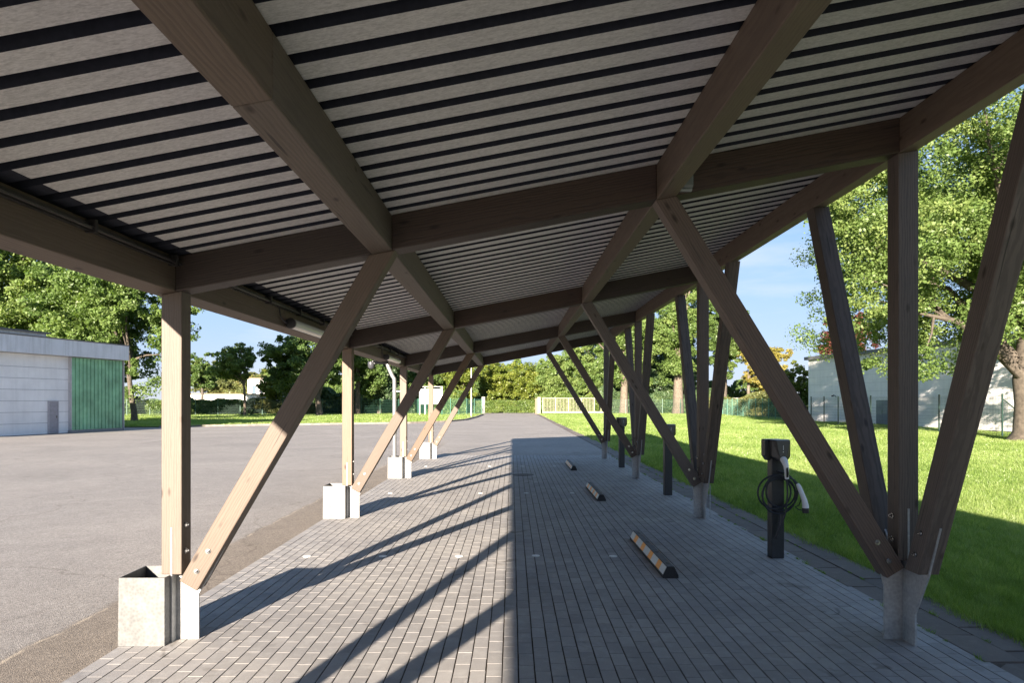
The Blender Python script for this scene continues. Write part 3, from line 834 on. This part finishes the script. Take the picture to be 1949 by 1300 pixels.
fence('green mesh fence receding beyond the right lawn to the grey gate', [(25.6,83), (24.2,66), (23.0,54.7)], 1.9, TEALM, 2.5)
fence('green mesh fence at the back of the right lawn below the oaks', [(12.6,90), (19.5,88.5), (25.6,85)], 1.9, GREENM, 2.5)
fence('green mesh fence along the far left lawn behind the asphalt', [(-50,79), (-30,82), (-12,86.5)], 1.9, GREENM, 2.4)
fence('pale green mesh fence beside the entrance, next to the lamp pole', [(-12,87.5), (-7.2,80), (-3.9,88)], 1.95, TEALM, 2.4)

# gate posts and gates
CREAM = mat_simple('cream_gate_paint', (.27,.25,.19), .55, 0, .1, 4)
WGATE = mat_simple('white_gate_paint', (.36,.36,.33), .55, 0, .1, 4)
def gate(label, X, Y, L, z0, z1, mat, name='sliding_gate', tail=True, rz=0, npost=4):
    t = thing(name, label, 'gate', (X, Y, 0), rz)
    mb = MB(); mb.box(0, L, -.04, .04, z1-.08, z1); mb.box(0, L+(1.7 if tail else 0), -.07, .07, z0, z0+.2); mb.build('rail', mat, t)
    mb = MB(); x = .12
    while x < L-.05: mb.box(x-.02, x+.02, -.02, .02, z0+.2, z1-.08); x += .19
    mb.build('bar_infill', mat, t)
    st = None
    for i in range(npost+1):
        xx = .05+(L-.1)*i/npost
        if st is None:
            mb = MB(); mb.box(-.045, .045, -.05, .05, z0+.2, z1-.08); st = mb.build('upright', mat, t); st.location.x = xx
        else: o = st.copy(); link(o, t); o.location.x = xx
    if tail:
        mb = MB(); mb.prism([(L,z1), (L,z1-.12), (L+1.45,z0+.2), (L+1.65,z0+.2)], 1, -.03, .03); mb.box(L+.8, L+.87, -.03, .03, z0+.2, z0+1.1); mb.build('tail_brace', mat, t)
gate('cream barred sliding gate standing open right of the entrance', 4.0, 90, 6.9, .12, 2.12, CREAM)
gate('white grey barred gate behind the right hand fence', xat(1373,99), 99, 4.3, .30, 2.15, WGATE, tail=False)
for (x, lb, m_) in ((3.55, 'thick cream gate post right of the road entrance', CREAM), (-3.75, 'thick white gate post left of the road entrance', WGATE)):
    t = thing('gate_post', lb, 'post', (x, 89.6, 0))
    mb = MB(); mb.box(-.2, .2, -.2, .2, 0, 2.15); mb.build('shaft', m_, t, bevel=.02)
    mb = MB(); mb.box(-.22, .22, -.22, .22, 2.15, 2.22); mb.build('cap', m_, t)
    if x > 0:
        mb = MB(); mb.box(-.5, -.21, -.18, .18, 0, 2.05); mb.build('side_pier', mat_simple('brick_red', (.26,.14,.10), .8), t)
# lamp pole
t = thing('lamp_pole', 'slim grey pole standing on the verge left of the entrance', 'pole', (xat(897,72), 72, 0))
mb = MB(); mb.tube([(0,0,0), (0,0,1.0), (0,0,1.01), (0,0,5.6)], [.075,.075,.06,.045], 12); mb.build('shaft', mat_simple('pole_grey', (.5,.5,.5), .4, .3), t, smooth=True)
mb = MB(); mb.box(-.1, .5, -.08, .08, 5.6, 5.68); mb.build('lamp_head', BLACKM, t)
# sign board
t = thing('sign_board', 'blank white double sign board on legs on the left verge', 'sign', (xat(820,82), 82, 0))
mb = MB(); mb.box(-1.28, 1.32, -.03, .03, 2.22, 3.15); mb.box(-1.28, 1.32, -.03, .03, 1.32, 2.17); mb.build('panel', mat_simple('sign_white', (.60,.60,.60), .5), t)
mb = MB()
for x in (-1.34, -.72, 1.36): mb.box(x-.05, x+.05, .031, .11, 0, 3.45)
mb.box(-1.38, 1.40, .04, .10, 3.38, 3.45); mb.build('frame', mat_simple('sign_frame', (.45,.45,.45), .5), t)

# ------------------------------------------------------------------ vegetation
def leaf_quads(C, S, nrm_bias, rng, aspect=.62):
    """C (n,3) centres, S (n,) sizes, nrm_bias (n,3)"""
    n = len(C)
    nr = rng.normal(size=(n,3)) + nrm_bias
    nr /= np.linalg.norm(nr, axis=1, keepdims=True)+1e-9
    r = rng.normal(size=(n,3)); u = np.cross(nr, r); u /= np.linalg.norm(u, axis=1, keepdims=True)+1e-9
    v = np.cross(nr, u)
    s = S[:,None]
    P = np.empty((n,4,3))
    P[:,0] = C-u*s; P[:,1] = C-v*s*aspect+u*s*.1; P[:,2] = C+u*s+nr*s*.25; P[:,3] = C+v*s*aspect+u*s*.1
    return P.reshape(-1,3)
def crown_mesh(name, c, rad, nclump, nleaf, leaf, mat, parent, seed, clump_r=.30, flat=1.0, floor=None, shape='round', tint0=0.0, sub=5):
    g = np.random.default_rng(seed)
    cx, cy, cz = c; rx, ry, rz = rad
    # clump centres spread through the crown, biased to the shell
    D = g.normal(size=(nclump,3)); D /= np.linalg.norm(D, axis=1, keepdims=True)
    rr = (g.random(nclump)**.42)*.86
    wob = 1+.16*np.sin(D[:,0]*5+seed)+.13*np.sin(D[:,2]*6+seed*1.7)+.1*np.sin(D[:,1]*7+seed*.6)
    K = D*rr[:,None]*wob[:,None]
    if shape == 'cone':
        h = g.random(nclump); ang = g.random(nclump)*2*np.pi; q = (1-h)*.9+.06
        K = np.stack([np.cos(ang)*q*np.sqrt(g.random(nclump)), np.sin(ang)*q*np.sqrt(g.random(nclump)), h*2-1], 1)
    K = K*np.array([rx, ry, rz])+np.array([cx, cy, cz])
    cr = clump_r*min(rx, rz)*(.55+.8*g.random(nclump))
    # second level: sprays inside each clump
    ns = nclump*sub
    ci = np.repeat(np.arange(nclump), sub)
    d2 = g.normal(size=(ns,3)); d2 /= np.linalg.norm(d2, axis=1, keepdims=True)
    S2 = K[ci]+d2*(cr[ci]*(.45+.55*g.random(ns)))[:,None]*np.array([1,1,.75*flat])
    sr = cr[ci]*(.28+.3*g.random(ns))
    li = g.integers(0, ns, nleaf)
    d3 = g.normal(size=(nleaf,3)); d3 /= np.linalg.norm(d3, axis=1, keepdims=True)
    P = S2[li]+d3*(sr[li]*(.25+.9*g.random(nleaf)**.6))[:,None]*np.array([1,1,.7])
    if floor is not None:
        keep = P[:,2] > floor+g.random(nleaf)*.6; P = P[keep]; li = li[keep]; d3 = d3[keep]
    out = (P-K[ci[li]])/(cr[ci[li]][:,None]+1e-6)
    S = leaf*(.45+1.1*g.random(len(P))**1.5)
    V = leaf_quads(P, S, out*.9+np.array([0,0,.5]), g)
    ct = g.random(nclump)
    tint = np.clip(.15+.35*g.random(len(P))+.35*ct[ci[li]]+tint0, 0, 1)
    o = np_mesh(name, V, None, 4, [mat], parent, tint)
    return o, K
def tree(label, X, Y, top, bottom, hw, kind='green', trunk_r=.22, nleaf=9000, leaf=.2, seed=1, trunk_x=None, bark=None, nclump=45, clump_r=.3, name='tree', group=None, shape='round', limbs=8, ry=None, tint0=0, lean=0, clear=None):
    t = thing(name, label, 'tree', (X, Y, -.03), 0, group)
    rz = (top-bottom)/2; cz = (top+bottom)/2
    c, K = crown_mesh('crown', (0,0,cz+.03), (hw, ry or hw*.85, rz), int(nclump*1.5), int(nleaf*2.8), leaf*.68, LEAF[kind], t, seed, clump_r, shape=shape, tint0=tint0)
    tx = 0 if trunk_x is None else trunk_x-X
    g = random.Random(seed)
    mb = MB()
    fork = clear if clear is not None else bottom + (top-bottom)*.18
    fork = max(fork, .8)
    p = [(tx, 0, -.05), (tx, 0, .15), (tx+g.uniform(-.05,.05), 0, fork*.35), (tx*.9+g.uniform(-.1,.1)+lean, 0, fork)]
    topz = bottom+(top-bottom)*.75
    p += [(tx*.6+g.uniform(-.3,.3)+lean, g.uniform(-.3,.3), (fork+topz)/2), (tx*.3+lean*.5, 0, topz)]
    mb.tube(p, [trunk_r*1.5, trunk_r*1.15, trunk_r, trunk_r*.85, trunk_r*.5, trunk_r*.12], 10)
    idx = sorted(range(len(K)), key=lambda i: g.random())[:limbs]
    for i in idx:
        q = Vector(K[i]); s = Vector(p[3])+Vector((0,0,g.uniform(-.1,.6)*(topz-fork)*.5))
        if q.z < s.z-1.5 and shape != 'cone': s.z = max(fork*.9, .8)
        mid = s.lerp(q, .45)+Vector((g.uniform(-.3,.3), g.uniform(-.3,.3), .12*(q-s).length*.5))
        mb.tube([s, mid, q], [trunk_r*.5, trunk_r*.28, trunk_r*.08], 6)
    mb.build('trunk', bark or BARK, t, smooth=True)
    return t
def ptree(label, cpx, Y, top_py, bot_py, hw_px, trunk_px=None, **kw):
    k = Y/1299.0
    return tree(label, xat(cpx, Y), Y, CAMZ+(765-top_py)*k, CAMZ+(765-bot_py)*k, hw_px*k, trunk_x=None if trunk_px is None else xat(trunk_px, Y), **kw)

G1 = 'trees around the grounds'
# left: tall trees behind the hall
ptree('huge leafy tree behind the roof of the left hall', 30, 60, 405, 720, 185, kind='oak', trunk_r=.5, nleaf=52000, leaf=.17, seed=3, nclump=120, clump_r=.2, group=G1)
ptree('big leafy tree rising right of the green panels', 215, 56, 425, 770, 150, trunk_px=256, kind='oak', trunk_r=.24, nleaf=46000, leaf=.16, seed=4, nclump=110, clump_r=.21, group=G1, clear=2.2, tint0=-.08)
ptree('small green tree just right of the near left post', 385, 96, 668, 752, 32, kind='green', trunk_r=.2, nleaf=7000, leaf=.17, seed=5, nclump=36, group=G1)
ptree('slender lawn tree standing in front of the white house', 445, 78, 655, 738, 48, trunk_px=466, kind='oak', trunk_r=.15, nleaf=9000, leaf=.15, seed=6, nclump=40, group=G1, clear=3.2, bark=BARKL)
ptree('large dark blue green tree on the left verge behind the first brace', 588, 78, 612, 752, 92, trunk_px=608, kind='green', trunk_r=.36, nleaf=26000, leaf=.18, seed=7, nclump=80, clump_r=.24, group=G1, clear=2.0, bark=BARK)
ptree('small yellow green tree left of the large dark tree', 520, 88, 706, 778, 36, trunk_px=525, kind='lime', trunk_r=.12, nleaf=7000, leaf=.15, seed=8, nclump=34, group=G1, bark=BARKL)
ptree('pale green tree between the second left post and the brace', 690, 84, 600, 760, 60, trunk_px=681, kind='green', trunk_r=.3, nleaf=18000, leaf=.18, seed=9, nclump=60, group=G1)
ptree('dark forked tree behind the second left post', 728, 88, 668, 772, 46, trunk_px=722, kind='dark', trunk_r=.26, nleaf=14000, leaf=.17, seed=10, nclump=50, group=G1, bark=BARKL, clear=3.5)
ptree('dark conifer left of the third left post', 752, 92, 650, 782, 26, kind='dark', trunk_r=.2, nleaf=9000, leaf=.16, seed=12, nclump=50, group=G1, shape='cone')
ptree('green tree behind the blank sign board', 815, 98, 640, 775, 55, kind='green', trunk_r=.25, nleaf=14000, leaf=.2, seed=13, nclump=50, group=G1)
ptree('yellow green tree behind the lamp pole', 878, 97, 660, 775, 42, trunk_px=880, kind='lime', trunk_r=.16, nleaf=10000, leaf=.18, seed=14, nclump=40, group=G1, bark=BARKL)
# middle
ptree('bright bushy tree left in the road gap', 942, 104, 676, 780, 44, kind='lime', trunk_r=.2, nleaf=14000, leaf=.18, seed=15, nclump=60, group=G1)
ptree('bright bushy tree centred over the road end', 1000, 106, 692, 780, 42, kind='lime', trunk_r=.2, nleaf=14000, leaf=.18, seed=16, nclump=60, group=G1)
ptree('bushy green tree above the cream gate', 1060, 103, 668, 775, 46, trunk_px=1054, kind='oak', trunk_r=.16, nleaf=15000, leaf=.18, seed=17, nclump=60, group=G1, bark=BARKL, tint0=.1)
ptree('green tree above the tail of the cream gate', 1120, 100, 625, 765, 50, kind='oak', trunk_r=.2, nleaf=16000, leaf=.18, seed=18, nclump=60, group=G1)
# right
ptree('oak with a pale trunk at the back of the lawn, left of the two', 1190, 93, 545, 748, 72, trunk_px=1187, kind='oak', trunk_r=.55, nleaf=30000, leaf=.18, seed=19, nclump=85, clump_r=.24, group=G1, clear=3.6, bark=BARKL)
ptree('oak with a thick trunk at the back of the lawn, right of the two', 1290, 90, 505, 738, 78, trunk_px=1290, kind='oak', trunk_r=.7, nleaf=34000, leaf=.18, seed=20, nclump=90, clump_r=.24, group=G1, clear=3.6, bark=BARKL, tint0=-.03)
ptree('tall green tree left of the yellow tree', 1378, 88, 528, 745, 50, kind='green', trunk_r=.4, nleaf=24000, leaf=.18, seed=21, nclump=80, clump_r=.24, group=G1)
ptree('thin pale yellow tree beyond the right fence', 1450, 84, 640, 752, 52, trunk_px=1423, kind='yellow', trunk_r=.2, nleaf=11000, leaf=.15, seed=22, nclump=52, clump_r=.22, group=G1, bark=BARKL)
ptree('bright green bushy tree at the left corner of the white hall', 1518, 66, 688, 806, 32, kind='lime', trunk_r=.14, nleaf=11000, leaf=.13, seed=23, nclump=44, group=G1, tint0=-.1)
ptree('purple leaved tree above the roof of the white hall', 1612, 78, 600, 700, 46, kind='purple', trunk_r=.2, nleaf=12000, leaf=.15, seed=24, nclump=44, group=G1)
ptree('dark green tree behind the two oaks', 1240, 104, 640, 785, 90, kind='dark', trunk_r=.3, nleaf=16000, leaf=.25, seed=41, nclump=60, group=G1)
ptree('distant green tree behind the slender lawn tree', 420, 118, 690, 765, 45, kind='olive', trunk_r=.3, nleaf=9000, leaf=.22, seed=42, nclump=45, group=G1)

# the near oak on the right
def near_oak():
    X, Y = 21.6, 28.6
    t = thing('oak_tree', 'large sunlit oak on the right lawn with a stout bark trunk', 'tree', (X, Y, -.03), 0, G1)
    g = random.Random(5)
    o, K = crown_mesh('crown', (-.7, 0, 9.3), (9.3, 7.8, 7.4), 340, 420000, .059, LEAF['oak'], t, 55, clump_r=.15, sub=8, tint0=.05)
    mb = MB()
    mb.tube([(0,0,-.1), (0,0,.1), (.02,0,.4), (.02,0,1.6), (-.05,0,2.6), (.1,.1,4.5), (0,0,7.5), (-.3,0,12.5)], [.95,.72,.55,.48,.5,.36,.24,.05], 16)
    limbs = [(-5.5,-1.5,5.2), (-4.2,2.2,7.5), (5,1,6.5), (2,-4.5,7), (-2,-4.5,8.5), (-6.2,1,8.5), (3,4,9), (-3,-2,11.5), (2.5,-1,12)]
    for i, q in enumerate(limbs):
        s = Vector((0,0,2.5+.45*i)); q = Vector(q); m1 = s.lerp(q, .3)+Vector((0,0,.5)); m2 = s.lerp(q, .65)+Vector((g.uniform(-.4,.4),g.uniform(-.4,.4),.7))
        mb.tube([s, m1, m2, q], [.24,.19,.13,.05], 9)
        near = sorted(range(len(K)), key=lambda j: (Vector(K[j])-q).length)[:11]
        for j in near:
            k_ = Vector(K[j]); b0_ = m2.lerp(q, g.uniform(.1, 1)); mb.tube([b0_, b0_.lerp(k_, .5)+Vector((g.uniform(-.2,.2),g.uniform(-.2,.2),.15)), k_], [.06,.04,.012], 5)
    mb.build('trunk', BARK, t, smooth=True)
near_oak()

# hedges and shrubs
def hedge(label, x0, x1, Y, h, depth, kind='hedge', n=9000, leaf=.14, seed=1, wob=.25, name='hedge', y1=None):
    t = thing(name, label, 'hedge', ((x0+x1)/2, Y, 0))
    g = np.random.default_rng(seed); L = x1-x0
    u = g.random(n); x = (u-.5)*L
    hh = h*(1+wob*(.5*np.sin(x*1.3+seed)+.3*np.sin(x*2.9+seed*2)+.2*np.sin(x*.5)))
    face = g.random(n)
    y = np.where(face < .55, -depth/2+np.abs(g.normal(size=n))*.18, (g.random(n)-.5)*depth)
    z = np.where(face < .55, g.random(n)**.9*hh, hh-np.abs(g.normal(size=n))*.18)
    y += .18*np.sin(x*2+z*3)
    if y1 is not None: y += (u-.5)*(y1-Y)
    P = np.stack([x, y, np.maximum(z, .03)], 1)
    V = leaf_quads(P, leaf*(.6+.8*g.random(n)), np.array([0,-.8,.7])+np.zeros((n,3)), g)
    ct = .5+.5*np.sin(x*1.9+seed)*np.sin(z*2.3+x*.7)
    tint = np.clip(.1+.45*g.random(n)+.4*ct, 0, 1)
    np_mesh('foliage', V, None, 4, [LEAF[kind]], t, tint)
    mb = MB(); ny = 0 if y1 is None else (y1-Y)/2
    hd = depth*.32
    mb.add([(-L/2+.2,-hd-ny,0),(L/2-.2,-hd+ny,0),(L/2-.2,hd+ny,0),(-L/2+.2,hd-ny,0),(-L/2+.2,-hd-ny,h*.72),(L/2-.2,-hd+ny,h*.72),(L/2-.2,hd+ny,h*.72),(-L/2+.2,hd-ny,h*.72)],
           [(0,3,2,1),(4,5,6,7),(0,1,5,4),(1,2,6,5),(2,3,7,6),(3,0,4,7)])
    mb.build('twig_core', mat_twig, t)
    return t
mat_twig = mat_simple('hedge_twigs', (.02,.03,.012), .95, 0, .5, 5, .5, 10)
hedge('clipped green hedge closing the road end beyond the gate', -6.5, 3.4, 98.5, 1.75, 1.6, n=14000, leaf=.10, seed=2, wob=.05)
hedge('loose green shrubs behind the cream gate', 3.4, 14, 99.5, 2.6, 2.5, n=12000, leaf=.14, seed=3)
hedge('dark undergrowth behind the back fence of the right lawn', 12, 27.5, 95, 3.3, 3, 'dark', n=17000, leaf=.17, seed=4)
hedge('green shrubs behind the grey gate on the right', 27.5, 40, 106, 4.2, 3, 'green', n=14000, leaf=.18, seed=5)
hedge('bright shrubs behind the right fence left of the white hall', 24.6, 30, 80, 2.3, 2, 'olive', n=9000, leaf=.13, seed=6, y1=66)
hedge('low sunny hedge behind the far left fence', -42, -24, 87.5, 1.75, 2, 'olive', n=17000, leaf=.12, seed=7)
hedge('dark hedge in front of the low white outbuilding', -47, -33.3, 85.5, 1.8, 1.6, 'green', n=13000, leaf=.12, seed=8, wob=.1)
hedge('dark shrubs behind the fence under the left verge trees', -26, -13, 93, 3.0, 3, 'dark', n=16000, leaf=.16, seed=9)
hedge('green shrubs behind the blank sign board', -15, -6.4, 96, 2.8, 2.5, 'green', n=11000, leaf=.15, seed=10)
hedge('mixed shrubs between the left hall and the near post', -62, -46, 84, 3.2, 3, 'green', n=16000, leaf=.16, seed=11)
hedge('reddish autumn bushes behind the white outbuilding', -52, -40, 118, 5.6, 3, 'olive', n=12000, leaf=.2, seed=12)
hedge('distant tree belt behind the left verge trees', -46, -12, 125, 7.0, 6, 'green', n=26000, leaf=.28, seed=14)
hedge('distant tree belt behind the entrance trees', -12, 34, 128, 8.0, 6, 'green', n=30000, leaf=.28, seed=15)
t = thing('shrub', 'round dark shrub at the foot of the slender lawn tree', 'shrub', (xat(466,79), 79.3, 0))
crown_mesh('foliage', (0,0,.42), (1.15,.8,.5), 14, 3500, .08, LEAF['dark'], t, 77, .4)

# grass blades: dense near the paving, sparser and coarser farther off
def grass_patch(name, n, ymin, ymax, xf, seed, zoff=-.03, hmin=.028, hmax=.08):
    g = np.random.default_rng(seed)
    u = g.random(n); y = ymin*(ymax/ymin)**u
    x0, x1 = xf(y); x = x0+(x1-x0)*g.random(n)
    s = np.clip(y/6.0, .9, 10)
    h = (hmin+(hmax-hmin)*g.random(n))*(1+.35*np.sin(x*1.7)*np.sin(y*1.3))*np.clip(.85+s*.12, 1, 1.9)
    w = .0028*s
    a = g.random(n)*2*np.pi; lean = g.normal(size=(n,2))*.45
    ci = np.floor(x/(.10*np.sqrt(s))).astype(np.int64)*73856093 ^ np.floor(y/(.13*np.sqrt(s))).astype(np.int64)*19349663
    r1 = ((ci*2654435761) % 100003)/100003.0; r2 = ((ci*40503+77) % 65537)/65537.0
    h = h*(.82+.36*r1); lean = lean*.9+np.stack([np.cos(r2*6.283), np.sin(r2*6.283)], 1)*(.1+.2*r1)[:,None]
    h = h*(1+np.clip(3.85-x, 0, .4)*1.6*(zoff < 0)*g.random(n))
    P = np.empty((n,3,3)); dx = np.cos(a)*w; dy = np.sin(a)*w
    P[:,0] = np.stack([x-dx, y-dy, np.full(n, zoff)], 1); P[:,1] = np.stack([x+dx, y+dy, np.full(n, zoff)], 1)
    P[:,2] = np.stack([x+lean[:,0]*h, y+lean[:,1]*h, zoff+h], 1)
    patch = .5+.5*np.sin(x*.9+np.sin(y*.5)*2)*np.sin(y*.37+x*.2)
    tint = np.clip(-.02+.6*g.random(n)+.25*patch+.15*r1, 0, 1)
    o = np_mesh(name, P.reshape(-1,3), None, 3, [GRASS], None, tint)
    return tag(o, kind='stuff')
def xr(y): return 3.54-.13*np.abs(np.random.default_rng(3).random(len(y)))**3+.03*np.sin(y*2.1)+.02*np.sin(y*7), np.maximum(4.6, np.minimum(.80*y+.6, 26.0))
tag(grass_patch('grass', 900000, 3.2, 92, xr, 1), 'short green lawn grass right of the carport', 'grass')
def xl(y): return -.78*y, np.interp(y, [43, 46.9, 49.6, 51.3, 54.5, 60, 84], [-22.8, -17.2, -11.3, -7.8, -5.4, -4.2, -3.75])
tag(grass_patch('grass', 110000, 44, 90, xl, 2, zoff=.03), 'strip of lawn grass across the far left', 'grass')

# weeds growing in the seams of the kerb slabs
def weeds():
    g = np.random.default_rng(21); n = 5200
    cy = g.random(150)*17+3.4; cx = np.where(g.random(150) < .5, 3.0, np.where(g.random(150) < .6, 3.27, 3.53)); sz = .25+g.random(150)**3
    i = g.integers(0, 150, n); x = cx[i]+g.normal(size=n)*.006; y = cy[i]+g.normal(size=n)*.035*sz[i]
    a = g.random(n)*6.283; h = (.012+.035*g.random(n))*sz[i]; w = .003
    P = np.empty((n,3,3)); l = g.normal(size=(n,2))*.7
    P[:,0] = np.stack([x-np.cos(a)*w, y-np.sin(a)*w, np.full(n, -.006)], 1); P[:,1] = np.stack([x+np.cos(a)*w, y+np.sin(a)*w, np.full(n, -.006)], 1)
    P[:,2] = np.stack([x+l[:,0]*h, y+l[:,1]*h, h], 1)
    tag(np_mesh('weeds', P.reshape(-1,3), None, 3, [GRASS], None, g.random(n)*.5), 'small green weeds in the seams beside the paving', 'weeds', kind='stuff')
weeds()
